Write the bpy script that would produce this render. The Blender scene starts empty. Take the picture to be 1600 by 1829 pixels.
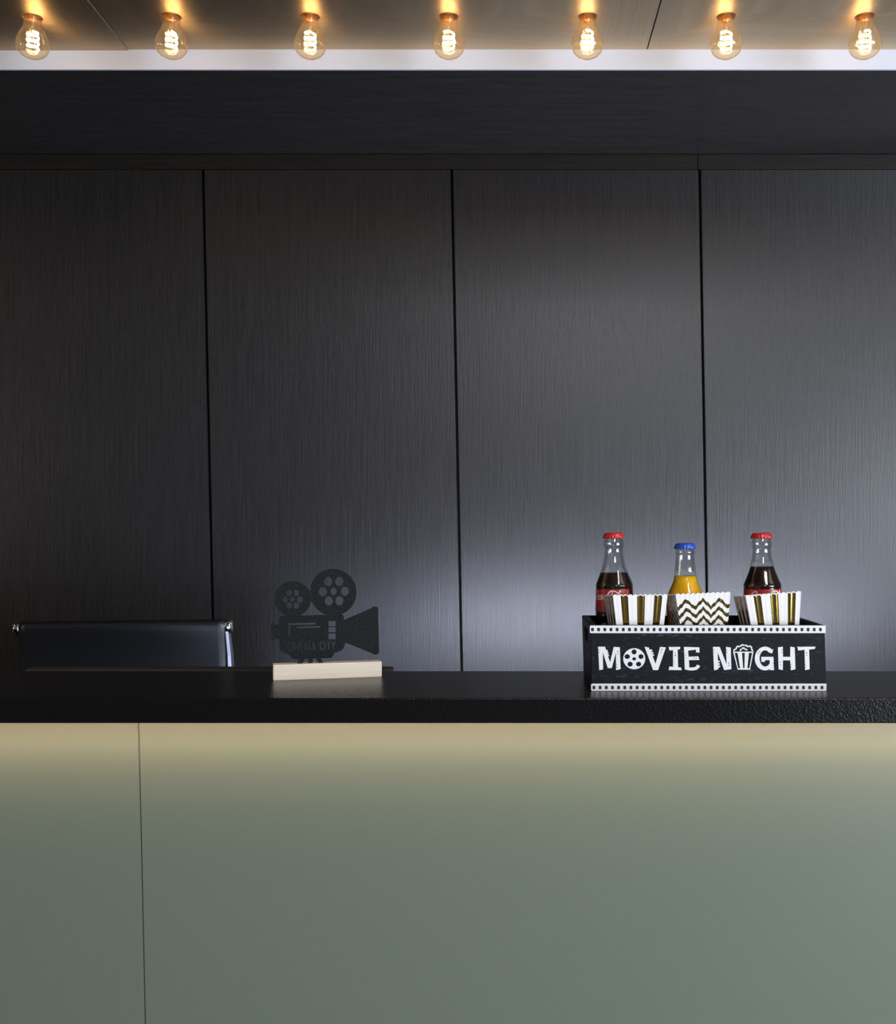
import bpy, bmesh, math, random
from mathutils import Vector, Matrix
from math import sin, cos, pi, radians, sqrt, atan2

random.seed(7)
S = bpy.context.scene
COL = S.collection

# ------------------------------------------------------------------ camera
HC = 1.331                      # eye height above the floor
F, CX, CY = 1900.0, 912.0, 940.0
cam = bpy.data.cameras.new('camera')
cam_ob = bpy.data.objects.new('camera', cam); COL.objects.link(cam_ob)
cam.sensor_fit = 'HORIZONTAL'; cam.sensor_width = 36.0
cam.lens = 36.0*F/1600
cam.shift_x = -(CX-800)/1600
cam.shift_y = (CY-914.5)/1600
cam.clip_start = 0.02
cam_ob.location = (0, 0, HC); cam_ob.rotation_euler = (pi/2, 0, 0)
S.camera = cam_ob

# ------------------------------------------------------------------ world, lights, exposure
S.view_settings.view_transform = 'Standard'
S.view_settings.look = 'None'
S.view_settings.exposure = 0.0
S.view_settings.gamma = 1.0
S.view_settings.use_curve_mapping = False
w = bpy.data.worlds.new('world'); S.world = w; w.use_nodes = True
w.node_tree.nodes['Background'].inputs[0].default_value = (0.80, 0.88, 1.0, 1)
w.node_tree.nodes['Background'].inputs[1].default_value = 0.10

def area(name, loc, target, sx, sy, power, color, spread=180):
    l = bpy.data.lights.new(name, 'AREA'); l.shape = 'RECTANGLE'
    l.size = sx; l.size_y = sy; l.energy = power; l.color = color
    l.spread = radians(spread)
    o = bpy.data.objects.new(name, l); COL.objects.link(o)
    o.location = loc
    d = Vector(target) - Vector(loc)
    o.rotation_euler = d.to_track_quat('-Z', 'Y').to_euler()
    return o
area('window_daylight', (3.9, -1.9, 1.12), (0.4, 2.2, 1.22), 2.6, 1.8, 235, (0.80, 0.88, 1.0))
area('room_lamp', (0.65, -2.1, HC+1.32), (0.24, 2.585, HC+0.48), 0.32, 0.32, 30, (0.95, 0.97, 1.0))
area('left_fill', (-3.3, 0.9, 1.6), (0.0, 1.6, 1.2), 0.5, 0.5, 8, (1.0, 0.84, 0.66))  # added warm fill from the left for the dark left-facing sides
area('front_lamp', (0.95, -0.25, 2.92), (0.3, 1.7, 1.2), 0.26, 0.6, 22, (1.0, 0.78, 0.58))
area('added_glow_light', (1.05, 1.716, 1.03), (1.10, 2.6, 1.12), 2.7, 0.05, 31, (0.74, 0.80, 1.0))  # unseen source added behind the counter for the bluish glow low on the wall
area('counter_led', (0, 1.440, 1.051), (0, 1.520, 1.020), 4.6, 0.008, 1.9, (1.0, 0.61, 0.39), 100)
area('counter_falloff_fill', (0, 1.470, 1.056), (0, 1.490, 0.0), 4.6, 0.008, 1.4, (1.0, 0.74, 0.48))  # added second strip for the soft falloff below the warm band

# ------------------------------------------------------------------ helpers
def P(px, py, Y):
    return Vector(((px-CX)/F*Y, Y, HC-(py-CY)/F*Y))

def mesh_from(bm, name):
    me = bpy.data.meshes.new(name); bm.to_mesh(me); bm.free(); return me

def link(name, me, mats, parent=None, smooth=False, world=True):
    """one mesh object; mesh given in world coordinates unless world=False"""
    o = bpy.data.objects.new(name, me); COL.objects.link(o)
    if not isinstance(mats, (list, tuple)): mats = [mats]
    for m in mats: me.materials.append(m)
    if parent:
        o.parent = parent
        if world:
            off = parent.location.copy()
            p = parent.parent
            while p: off += p.location; p = p.parent
            me.transform(Matrix.Translation(-off))
    if smooth:
        me.polygons.foreach_set('use_smooth', [True]*len(me.polygons)); me.update()
    return o

def thing(name, label, cat, loc=(0, 0, 0), group=None):
    o = bpy.data.objects.new(name, None); COL.objects.link(o)
    o.empty_display_size = 0.05
    o.location = loc
    tag(o, label, cat, group)
    return o
def tag(o, label=None, cat=None, group=None, kind=None):
    if label: o['label'] = label
    if cat: o['category'] = cat
    if group: o['group'] = group
    if kind: o['kind'] = kind
    return o

def bm_box(bm, x0, x1, y0, y1, z0, z1, bevel=0.0, seg=2, mi=0):
    v = [bm.verts.new(c) for c in ((x0,y0,z0),(x1,y0,z0),(x1,y1,z0),(x0,y1,z0),(x0,y0,z1),(x1,y0,z1),(x1,y1,z1),(x0,y1,z1))]
    fs = [bm.faces.new([v[i] for i in q]) for q in ((0,3,2,1),(4,5,6,7),(0,1,5,4),(1,2,6,5),(2,3,7,6),(3,0,4,7))]
    for f in fs: f.material_index = mi
    if bevel:
        es = list({e for f in fs for e in f.edges})
        bmesh.ops.bevel(bm, geom=es, offset=bevel, segments=seg, affect='EDGES', profile=0.5)
    return v
def box(name, mats, x0, x1, y0, y1, z0, z1, bevel=0.0, parent=None, seg=2):
    bm = bmesh.new(); bm_box(bm, x0, x1, y0, y1, z0, z1, bevel, seg)
    return link(name, mesh_from(bm, name), mats, parent)

def hexa(name, mats, front, back, bevel=0, parent=None):
    """box with a free quad front (4 corners TL,TR,BR,BL) and back"""
    bm = bmesh.new()
    f = [bm.verts.new(c) for c in front]; b = [bm.verts.new(c) for c in back]
    bm.faces.new((f[0], f[3], f[2], f[1])); bm.faces.new(b)
    for i in range(4):
        j = (i+1) % 4
        bm.faces.new((f[i], f[j], b[j], b[i]))
    bmesh.ops.recalc_face_normals(bm, faces=bm.faces)
    if bevel: bmesh.ops.bevel(bm, geom=list(bm.edges), offset=bevel, segments=2, affect='EDGES')
    return link(name, mesh_from(bm, name), mats, parent)

def lathe_bm(bm, prof, n=48, center=(0, 0), rfun=None, mi=0, close=True):
    rings = []
    for r, z in prof:
        if r < 1e-6:
            rings.append([bm.verts.new((center[0], center[1], z))]); continue
        ring = []
        for i in range(n):
            a = 2*pi*i/n
            rr = r if rfun is None else rfun(r, z, a)
            ring.append(bm.verts.new((center[0]+rr*cos(a), center[1]+rr*sin(a), z)))
        rings.append(ring)
    for A, B in zip(rings, rings[1:]):
        for i in range(n):
            j = (i+1) % n
            if len(A) == 1 and len(B) == 1: continue
            if len(A) == 1: f = bm.faces.new((A[0], B[j], B[i]))
            elif len(B) == 1: f = bm.faces.new((A[i], A[j], B[0]))
            else: f = bm.faces.new((A[i], A[j], B[j], B[i]))
            f.material_index = mi
def lathe(name, mats, prof, n=48, parent=None, rfun=None, world=False, smooth=True):
    bm = bmesh.new(); lathe_bm(bm, prof, n, rfun=rfun)
    bmesh.ops.recalc_face_normals(bm, faces=bm.faces)
    return link(name, mesh_from(bm, name), mats, parent, smooth=smooth, world=world)

def tube_bm(bm, pts, r, n=10, mi=0, cap=True):
    pts = [Vector(p) for p in pts]; rings = []
    for k, p in enumerate(pts):
        a = pts[max(k-1, 0)]; b = pts[min(k+1, len(pts)-1)]
        t = (b-a).normalized()
        u = t.cross(Vector((0, 0, 1)))
        if u.length < 1e-3: u = t.cross(Vector((1, 0, 0)))
        u.normalize(); v = t.cross(u)
        rr = r[k] if isinstance(r, (list, tuple)) else r
        rings.append([bm.verts.new(p+rr*(cos(2*pi*i/n)*u+sin(2*pi*i/n)*v)) for i in range(n)])
    for A, B in zip(rings, rings[1:]):
        for i in range(n):
            j = (i+1) % n
            bm.faces.new((A[i], B[i], B[j], A[j])).material_index = mi
    if cap:
        bm.faces.new(rings[0]).material_index = mi
        bm.faces.new(rings[-1][::-1]).material_index = mi

def plate_mesh(name, loops, thick, fmap):
    """filled 2-D outline (even-odd holes), extruded; fmap(x, y, z) -> world"""
    cu = bpy.data.curves.new(name, 'CURVE'); cu.dimensions = '2D'; cu.fill_mode = 'BOTH'
    cu.extrude = thick/2
    for lp in loops:
        sp = cu.splines.new('POLY'); sp.points.add(len(lp)-1)
        for i, (x, y) in enumerate(lp): sp.points[i].co = (x, y, 0, 1)
        sp.use_cyclic_u = True
    o = bpy.data.objects.new('outline', cu); COL.objects.link(o)
    dg = bpy.context.evaluated_depsgraph_get()
    me = bpy.data.meshes.new_from_object(o.evaluated_get(dg))
    bpy.data.objects.remove(o); bpy.data.curves.remove(cu)
    me.materials.clear()
    for v in me.vertices: v.co = fmap(*v.co)
    bm = bmesh.new(); bm.from_mesh(me)
    bmesh.ops.remove_doubles(bm, verts=bm.verts, dist=1e-6)
    bmesh.ops.recalc_face_normals(bm, faces=bm.faces)
    bm.to_mesh(me); bm.free()
    me.name = name
    return me
def ell(cx, cy, rx, ry=None, n=32, a0=0.0, a1=360.0, full=True):
    ry = ry or rx
    m = n if full else n-1
    return [(cx+rx*cos(radians(a0+(a1-a0)*i/m)), cy+ry*sin(radians(a0+(a1-a0)*i/m))) for i in range(n)]
def catmull(pts, k=6):
    out = []; p = [pts[0]]+list(pts)+[pts[-1]]
    for i in range(1, len(p)-2):
        for j in range(k):
            t = j/k
            out.append(tuple(0.5*((2*p[i][d])+(-p[i-1][d]+p[i+1][d])*t+(2*p[i-1][d]-5*p[i][d]+4*p[i+1][d]-p[i+2][d])*t*t
                       + (-p[i-1][d]+3*p[i][d]-3*p[i+1][d]+p[i+2][d])*t**3) for d in range(2)))
    out.append(tuple(pts[-1])); return out
def stroke(pts, wd, closed=False):
    """outline polygon of a polyline of width wd (mitred)"""
    n = len(pts); L = []; R = []
    ws = wd if isinstance(wd, (list, tuple)) else [wd]*n
    for i, p in enumerate(pts):
        a = pts[max(i-1, 0)]; b = pts[min(i+1, n-1)]
        d1 = Vector((p[0]-a[0], p[1]-a[1])); d2 = Vector((b[0]-p[0], b[1]-p[1]))
        if d1.length < 1e-9: d1 = d2
        if d2.length < 1e-9: d2 = d1
        d1.normalize(); d2.normalize()
        t = d1+d2
        t = d1 if t.length < 1e-6 else t.normalized()
        nv = Vector((-t.y, t.x)); c = max(0.45, nv.dot(Vector((-d1.y, d1.x))))
        h = ws[i]/2/c
        L.append((p[0]+nv.x*h, p[1]+nv.y*h)); R.append((p[0]-nv.x*h, p[1]-nv.y*h))
    return L+R[::-1]

# ------------------------------------------------------------------ materials
class NT:
    def __init__(s, name):
        s.m = bpy.data.materials.new(name); s.m.use_nodes = True
        s.t = s.m.node_tree; s.n = s.t.nodes; s.b = s.n['Principled BSDF']; s.out = s.n['Material Output']
    def new(s, ty, **kw):
        nd = s.n.new(ty)
        for k, v in kw.items(): setattr(nd, k, v)
        return nd
    def put(s, sock, val):
        if isinstance(val, bpy.types.NodeSocket): s.t.links.new(val, sock)
        else:
            if sock.type == 'RGBA' and len(val) == 3: val = (*val, 1)
            sock.default_value = val
    def math(s, op, a, b=None, c=None, clamp=False):
        nd = s.new('ShaderNodeMath', operation=op); nd.use_clamp = clamp
        s.put(nd.inputs[0], a)
        if b is not None: s.put(nd.inputs[1], b)
        if c is not None: s.put(nd.inputs[2], c)
        return nd.outputs[0]
    def mix(s, f, a, b):
        nd = s.new('ShaderNodeMix', data_type='RGBA')
        s.put(nd.inputs[0], f); s.put(nd.inputs[6], a); s.put(nd.inputs[7], b)
        return nd.outputs[2]
    def coords(s, scale=(1, 1, 1), kind='Object', loc=(0, 0, 0)):
        tc = s.new('ShaderNodeTexCoord'); mp = s.new('ShaderNodeMapping')
        s.t.links.new(tc.outputs[kind], mp.inputs[0])
        mp.inputs['Scale'].default_value = scale; mp.inputs['Location'].default_value = loc
        return mp.outputs[0]
    def noise(s, vec, scale=1.0, detail=3.0, rough=0.5):
        nd = s.new('ShaderNodeTexNoise'); s.put(nd.inputs['Vector'], vec)
        nd.inputs['Scale'].default_value = scale; nd.inputs['Detail'].default_value = detail
        nd.inputs['Roughness'].default_value = rough
        return nd.outputs[0]
    def ramp(s, f, stops):
        nd = s.new('ShaderNodeValToRGB'); s.put(nd.inputs[0], f)
        e = nd.color_ramp.elements
        while len(e) < len(stops): e.new(0.5)
        for k, (p, c) in zip(e, stops):
            k.position = p; k.color = (*c, 1) if len(c) == 3 else c
        return nd.outputs[0]
    def bump(s, h, strength=0.2, dist=0.001):
        nd = s.new('ShaderNodeBump'); s.put(nd.inputs['Height'], h)
        nd.inputs['Strength'].default_value = strength; nd.inputs['Distance'].default_value = dist
        s.t.links.new(nd.outputs[0], s.b.inputs['Normal']); return nd.outputs[0]
    def set(s, **kw):
        names = dict(color='Base Color', rough='Roughness', metal='Metallic', spec='Specular IOR Level', ior='IOR',
                     coat='Coat Weight', coat_rough='Coat Roughness', aniso='Anisotropic', trans='Transmission Weight',
                     emit='Emission Color', emit_s='Emission Strength', sss='Subsurface Weight')
        for k, v in kw.items(): s.put(s.b.inputs[names[k]], v)
        return s
def plain(name, color, rough=0.5, metal=0.0, **kw):
    return NT(name).set(color=color, rough=rough, metal=metal, **kw).m

def wood_dark(name, vertical=True, spec=0.56, base=(0.011, 0.0098, 0.0096), hi=(0.024, 0.0215, 0.0210), rough=0.35):
    t = NT(name)
    sc = (260, 60, 5) if vertical else (5, 60, 220)
    n1 = t.noise(t.coords(sc), 1.0, 4, 0.65)
    sc2 = (620, 60, 26) if vertical else (26, 60, 620)
    n2 = t.noise(t.coords(sc2), 1.0, 2, 0.6)
    g = t.math('ADD', t.math('MULTIPLY', n1, 0.6), t.math('MULTIPLY', n2, 0.4))
    t.set(color=t.ramp(g, [(0.35, base), (0.68, hi)]), spec=spec)
    t.set(rough=t.math('MULTIPLY_ADD', g, 0.22, rough-0.11))
    t.bump(g, 0.75, 0.0008)
    return t.m
M_wall = wood_dark('dark_veneer_vertical')
M_head = wood_dark('dark_veneer_horizontal', False, base=(0.010, 0.008, 0.006), hi=(0.020, 0.015, 0.010), rough=0.5, spec=0.25)
M_soffit = wood_dark('dark_veneer_soffit', False, base=(0.030, 0.027, 0.027), hi=(0.048, 0.042, 0.041), rough=0.36)
M_black = plain('black_gap', (0.002, 0.002, 0.002), 0.9)
M_white_paint = plain('white_paint', (0.80, 0.845, 0.96), 0.55)

def brushed(name, color, rough, aniso):
    t = NT(name)
    n = t.noise(t.coords((22, 620, 1), 'UV'), 1.0, 4, 0.6)
    t.set(color=t.ramp(n, [(0.3, tuple(c*0.82 for c in color)), (0.7, color)]), metal=1.0, aniso=aniso)
    t.set(rough=t.math('MULTIPLY_ADD', n, 0.16, rough-0.08))
    t.bump(n, 0.25, 0.0005)
    tg = t.new('ShaderNodeTangent', direction_type='UV_MAP'); tg.uv_map = 'UVMap'
    t.t.links.new(tg.outputs[0], t.b.inputs['Tangent']); t.b.inputs['Anisotropic Rotation'].default_value = 0.25
    return t.m
M_bronze = brushed('brushed_bronze', (0.76, 0.60, 0.40), 0.46, 0.80)
M_cut_edge = plain('raw_cut_edge', (0.42, 0.38, 0.33), 0.5)

def counter_black():
    t = NT('black_textured_laminate')
    v = t.new('ShaderNodeTexVoronoi'); t.put(v.inputs['Vector'], t.coords((1, 1, 1))); v.inputs['Scale'].default_value = 330
    n = t.noise(t.coords((1, 1, 1)), 260, 3, 0.6)
    t.set(color=(0.0045, 0.0042, 0.0044), rough=0.27, spec=0.3)
    t.bump(t.math('ADD', t.math('MULTIPLY', v.outputs[0], 0.6), n), 0.45, 0.0009)
    return t.m
M_counter = counter_black()

def olive_panel():
    t = NT('olive_metallic_laminate')
    n = t.noise(t.coords((1, 1, 1)), 900, 2, 0.5)
    t.set(color=t.ramp(n, [(0.3, (0.150, 0.184, 0.140)), (0.7, (0.166, 0.202, 0.155))]), rough=0.42, metal=0.0, spec=0.5)
    t.bump(n, 0.05, 0.0002)
    return t.m
M_olive = olive_panel()

def crate_wood():
    t = NT('black_stained_wood')
    n = t.noise(t.coords((95, 95, 1000), 'Object'), 1.0, 3, 0.6)
    n2 = t.noise(t.coords((14, 14, 120), 'Object'), 1.0, 3, 0.6)
    scr = t.math('GREATER_THAN', t.math('ADD', t.math('MULTIPLY', n, 0.75), t.math('MULTIPLY', n2, 0.35)), 0.665)
    t.set(color=t.mix(scr, t.ramp(n, [(0.3, (0.0055, 0.0070, 0.0092)), (0.7, (0.0100, 0.0125, 0.0160))]), (0.060, 0.070, 0.084)), rough=0.5, spec=0.16)
    t.bump(n, 0.35, 0.0004)
    return t.m
M_crate = crate_wood()
M_print = plain('white_screen_print', (0.80, 0.83, 0.87), 0.5)
M_print_hole = plain('dark_print', (0.014, 0.016, 0.02), 0.55)

def pale_wood():
    t = NT('pale_pine')
    n = t.noise(t.coords((9, 40, 210), 'Object'), 1.0, 4, 0.6)
    t.set(color=t.ramp(n, [(0.3, (0.88, 0.77, 0.62)), (0.65, (0.95, 0.87, 0.74))]), rough=0.55)
    t.bump(n, 0.15, 0.0003)
    return t.m
M_pine = pale_wood()

def speckled():
    t = NT('black_speckled_powder_coat')
    v = t.noise(t.coords(), 760, 2, 0.6)
    t.set(color=t.ramp(v, [(0.42, (0.006, 0.007, 0.008)), (0.60, (0.010, 0.011, 0.013)), (0.72, (0.05, 0.054, 0.062))]), rough=0.62, spec=0.15)
    t.bump(v, 0.5, 0.0005)
    return t.m
M_speck = speckled()
M_edge_grey = plain('plate_edge', (0.05, 0.055, 0.065), 0.5)

M_leather = None
def leather():
    t = NT('black_leather')
    n = t.noise(t.coords(), 340, 3, 0.6)
    t.set(color=(0.008, 0.008, 0.009), rough=0.38, spec=0.5)
    t.bump(n, 0.12, 0.0004); return t.m
M_leather = leather()
M_chrome = plain('chrome', (0.85, 0.85, 0.86), 0.08, 1.0)
M_alu = plain('satin_aluminium', (0.42, 0.41, 0.45), 0.35, 1.0)
M_plastic = plain('black_plastic', (0.012, 0.011, 0.012), 0.45)
M_monitor = plain('dark_grey_plastic', (0.035, 0.030, 0.030), 0.5)
M_floor = plain('grey_floor', (0.20, 0.21, 0.20), 0.6)

def glass_mat(name, tint, edge, rough=0.02, base_f=0.05, haze=0.0):
    """thin glass wall: sees through face-on, darker where looked along, mirror by Fresnel"""
    t = NT(name); t.n.remove(t.b)
    lw = t.new('ShaderNodeLayerWeight'); lw.inputs[0].default_value = 0.5
    fc = lw.outputs['Facing']
    tr = t.new('ShaderNodeBsdfTransparent'); t.put(tr.inputs[0], t.mix(t.math('POWER', fc, 2.5), tint, edge))
    gl = t.new('ShaderNodeBsdfGlossy'); gl.inputs['Roughness'].default_value = rough
    fr = t.math('MULTIPLY_ADD', t.math('POWER', fc, 5.0), 0.80, base_f)
    mx = t.new('ShaderNodeMixShader')
    t.put(mx.inputs[0], fr); t.t.links.new(tr.outputs[0], mx.inputs[1]); t.t.links.new(gl.outputs[0], mx.inputs[2])
    last = mx.outputs[0]
    if haze:                                   # faint coating that scatters the filament's light
        tl = t.new('ShaderNodeBsdfTranslucent'); t.put(tl.inputs[0], tint)
        m2 = t.new('ShaderNodeMixShader'); m2.inputs[0].default_value = haze
        t.t.links.new(last, m2.inputs[1]); t.t.links.new(tl.outputs[0], m2.inputs[2]); last = m2.outputs[0]
    t.t.links.new(last, t.out.inputs[0]); return t.m
M_bottle = glass_mat('clear_bottle_glass', (0.96, 0.97, 0.97), (0.42, 0.43, 0.44), 0.02, 0.07)
M_bulb_glass = glass_mat('amber_bulb_glass', (0.98, 0.90, 0.76), (0.90, 0.66, 0.38), 0.03, 0.09, 0.035)
M_cola = plain('cola', (0.014, 0.005, 0.004), 0.15, spec=0.4)
M_orange = plain('orange_drink', (0.95, 0.53, 0.006), 0.3, spec=0.3)
M_red_cap = plain('red_cap_paint', (0.55, 0.018, 0.016), 0.28, coat=0.5)
M_blue_cap = plain('blue_cap_paint', (0.012, 0.08, 0.52), 0.28, coat=0.5)
M_red_label = plain('red_label', (0.46, 0.014, 0.022), 0.38)
M_label_white = plain('white_ink', (0.85, 0.83, 0.82), 0.45)
M_brass = plain('brass_socket', (0.62, 0.33, 0.12), 0.35, 1.0)
def emis(name, col, s):
    t = NT(name); t.set(color=(0, 0, 0), emit=col, emit_s=s); return t.m
M_filament = emis('glowing_filament', (1.0, 0.66, 0.32), 21)
M_screen = emis('added_screen_glow', (0.62, 0.74, 1.0), 3.4)  # glow added so the wall above the monitor turns brighter and bluer
M_stem = plain('glass_stem', (0.75, 0.6, 0.42), 0.3)

def foil_paper(name, chevron):
    t = NT(name)
    tc = t.new('ShaderNodeTexCoord'); sp = t.new('ShaderNodeSeparateXYZ'); t.t.links.new(tc.outputs['UV'], sp.inputs[0])
    u, v = sp.outputs[0], sp.outputs[1]
    if chevron:
        fr = t.math('FRACT', t.math('MULTIPLY_ADD', u, 3.165, -0.5475+0.5+2.0))
        tri = t.math('MULTIPLY', t.math('ABSOLUTE', t.math('SUBTRACT', fr, 0.5)), 2.0)
        D = t.math('SUBTRACT', t.math('MULTIPLY_ADD', v, -152.0, 152.0-8.5), t.math('MULTIPLY', tri, 14.0))
        band = t.math('LESS_THAN', t.math('MODULO', D, 15.0), 6.9)
        mask = t.math('MULTIPLY', band, t.math('GREATER_THAN', D, 0.0))
    else:
        mask = None
        for a, b in ((0.137, 0.273), (0.44, 0.586), (0.76, 0.906)):
            s_ = t.math('MULTIPLY', t.math('GREATER_THAN', u, a), t.math('LESS_THAN', u, b))
            mask = s_ if mask is None else t.math('ADD', mask, s_)
        mask = t.math('MULTIPLY', mask, t.math('LESS_THAN', v, 0.988))
    geo = t.new('ShaderNodeNewGeometry')
    t.set(color=t.mix(mask, (0.86, 0.86, 0.87), (0.62, 0.42, 0.10)), metal=mask)
    t.set(rough=t.math('MULTIPLY_ADD', mask, -0.43, 0.55))
    return t.m
M_stripe = foil_paper('gold_stripe_paper', False)
M_chev = foil_paper('gold_chevron_paper', True)
M_paper = plain('white_paper', (0.86, 0.86, 0.86), 0.6)

# ------------------------------------------------------------------ setting: floor
floor = box('floor', M_floor, -4.5, 4.5, -4.0, 3.2, -0.08, 0.0)
tag(floor, kind='structure')

# ------------------------------------------------------------------ setting: back wall of dark panels
YW = 2.585
Z_TOP = P(0, 303, YW).z
back = box('wall_back', M_black, -2.6, 2.6, YW+0.022, YW+0.10, 0, 2.34)
tag(back, kind='structure')
joint_top = [362+444*k for k in range(-3, 6)]
joint_bot = [382.0+442.3*k for k in range(-3, 6)]
joint_top[3], joint_top[4], joint_top[5] = 362.0, 806.5, 1249.5
joint_bot[3], joint_bot[4], joint_bot[5] = 381.5, 824.5, 1264.5
Y_TOP, Y_BOT = 308.0, 1190.0
def joint_at(k, py):
    f = (py-Y_TOP)/(Y_BOT-Y_TOP)
    return joint_top[k]+(joint_bot[k]-joint_top[k])*f
py_floor = CY+HC*F/YW
g = 2.4
for k in range(len(joint_top)-1):
    fr = [P(joint_at(k, 303)+g, 303, YW), P(joint_at(k+1, 303)-g, 303, YW),
          P(joint_at(k+1, py_floor-1)-g, py_floor-1, YW), P(joint_at(k, py_floor-1)+g, py_floor-1, YW)]
    bk = [p+Vector((0, 0.021, 0)) for p in fr]
    hexa('wall_panel', M_wall, fr, bk, 0.0012, back)
# header board above the panels
tr = bpy.data.objects.new('trim_1', None); COL.objects.link(tr); tr.location = (0, YW, Z_TOP); tag(tr, kind='structure')
hx = [-2.6, P(1246.5, 290, YW).x-0.0008, 2.6]
for k in range(2):
    box('header_board', M_head, hx[k]+0.0008, hx[k+1]-0.0008, YW-0.001, YW+0.021, Z_TOP+0.0012, HC+0.9046-0.0005, 0.0008, tr)

# ------------------------------------------------------------------ setting: ceiling
ZC = HC+0.944
Y_EDGE = 0.944*F/851.5
ceil = box('ceiling', M_white_paint, -2.6, 2.6, 0.55, YW+0.10, ZC+0.062, ZC+0.12)
tag(ceil, kind='structure')
bulb_px = [58.5, 305.6, 553.0, 801.0, 1047.0, 1295.8, 1544.5]
bulb_py = [30.0, 30.6, 31.2, 31.0, 30.2, 29.2, 28.2]
YB = 0.944*F/(940-30.0)
sp_x = (bulb_px[-1]-bulb_px[0])/6/F*YB
bx0 = (bulb_px[0]-CX)/F*YB
all_x = [bx0+sp_x*k for k in range(-4, 12)]
HOLE = 0.0182
joints_c = [-1.786, -0.759, 0.270, 1.298]
edges_c = [-2.6]+joints_c+[2.6]
for k in range(len(edges_c)-1):
    x0, x1 = edges_c[k]+0.0014, edges_c[k+1]-0.0014
    drop = 0.0018 if k <= 1 else 0.0        # the left sheets hang a little lower
    if k == 1: x1 += 0.0022
    loops = [[(x0, 0.55), (x1, 0.55), (x1, Y_EDGE), (x0, Y_EDGE)]]
    for bx in all_x:
        if x0+0.03 < bx < x1-0.03: loops.append(ell(bx, YB, HOLE, n=40))
    me = plate_mesh('ceiling_panel', loops, 0.004, lambda x, y, z: Vector((x, y, ZC+0.002+z-drop)))
    uv = me.uv_layers.new(name='UVMap')
    for lp in me.loops:
        c = me.vertices[lp.vertex_index].co; uv.data[lp.index].uv = (c.x, c.y)
    for pg in me.polygons: pg.material_index = 1 if abs(pg.normal.z) < 0.5 else 0
    link('ceiling_panel', me, [M_bronze, M_cut_edge], ceil)
ZS = HC+0.9046
box('fascia', M_white_paint, -2.6, 2.6, Y_EDGE, Y_EDGE+0.005, ZS, ZC+0.06, 0.0, ceil)
box('soffit_panel', M_soffit, -2.6, 2.6, Y_EDGE+0.0052, YW-0.0015, ZS, ZS+0.02, 0.0006, ceil)

# ------------------------------------------------------------------ bulbs
H_B = 0.0765
def bulb_profile():
    # (radius, depth below ceiling)
    return [(0.0135, -0.012), (0.0150, -0.002), (0.0155, 0.004), (0.0157, 0.010), (0.0162, 0.016), (0.0182, 0.0225), (0.0222, 0.0295),
            (0.0262, 0.037), (0.0288, 0.0445), (0.0298, 0.0515), (0.0288, 0.0585), (0.0255, 0.0655), (0.0200, 0.0708), (0.0130, 0.0745), (0.006, 0.0762), (0.0, 0.0765)]
bulb_names = ['leftmost', 'second from left', 'third from left', 'middle', 'third from right', 'second from right', 'rightmost']
proto = thing('light_bulb', '', 'light bulb', (0, 0, 0), 'filament bulbs along the bronze ceiling')
pr = [(r, -d) for r, d in bulb_profile()]
gl = lathe('glass', M_bulb_glass, pr, 48, proto)
bm = bmesh.new()
lathe_bm(bm, [(0.0, 0.056), (0.0172, 0.056), (0.0172, -0.0005), (0.0158, -0.0005), (0.0146, 0.012), (0.0146, 0.05), (0, 0.05)], 40)
bmesh.ops.recalc_face_normals(bm, faces=bm.faces)
link('socket', mesh_from(bm, 'socket'), M_brass, proto, True, False)
bm = bmesh.new()
lathe_bm(bm, [(0.0, 0.012), (0.0095, 0.012), (0.0090, -0.002), (0.0055, -0.010), (0.0035, -0.018), (0.003, -0.026), (0.0, -0.027)], 20)
bmesh.ops.recalc_face_normals(bm, faces=bm.faces)
link('stem', mesh_from(bm, 'stem'), M_bulb_glass, proto, True, False)
bm = bmesh.new()
pts = []
for i in range(97):
    t = i/96
    a = 2*pi*3.2*t
    rr = 0.0098*(0.92+0.10*sin(pi*t))
    pts.append((rr*cos(a), rr*sin(a), -0.0285-0.033*t))
pts = [(0.0, 0.0, -0.026)]+pts
tube_bm(bm, pts, 0.0018, 8)
link('filament', mesh_from(bm, 'filament'), M_filament, proto, True, False)
bm = bmesh.new(); tube_bm(bm, [(0.001, 0.002, -0.026), (0.002, 0.001, -0.045), (0.008, 0.004, -0.0645)], 0.0005, 6)
link('support_wire', mesh_from(bm, 'support_wire'), M_stem, proto, True, False)
parts = list(proto.children)
bulbs = []
for k in range(7):
    if k == 0: o = proto
    else:
        o = proto.copy(); COL.objects.link(o)
        for c in parts:
            d = c.copy(); COL.objects.link(d); d.parent = o
    o.location = (bx0+sp_x*k, YB, ZC)
    o.rotation_euler = (0, 0, [0.4, 0.9, 2.2, 3.1, 4.4, 2.6, 5.2][k])
    o['label'] = '%s lit amber filament bulb in the bronze ceiling row' % bulb_names[k]
    o.name = 'light_bulb' if k == 0 else 'light_bulb.%03d' % k
    bulbs.append(o)

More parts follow.
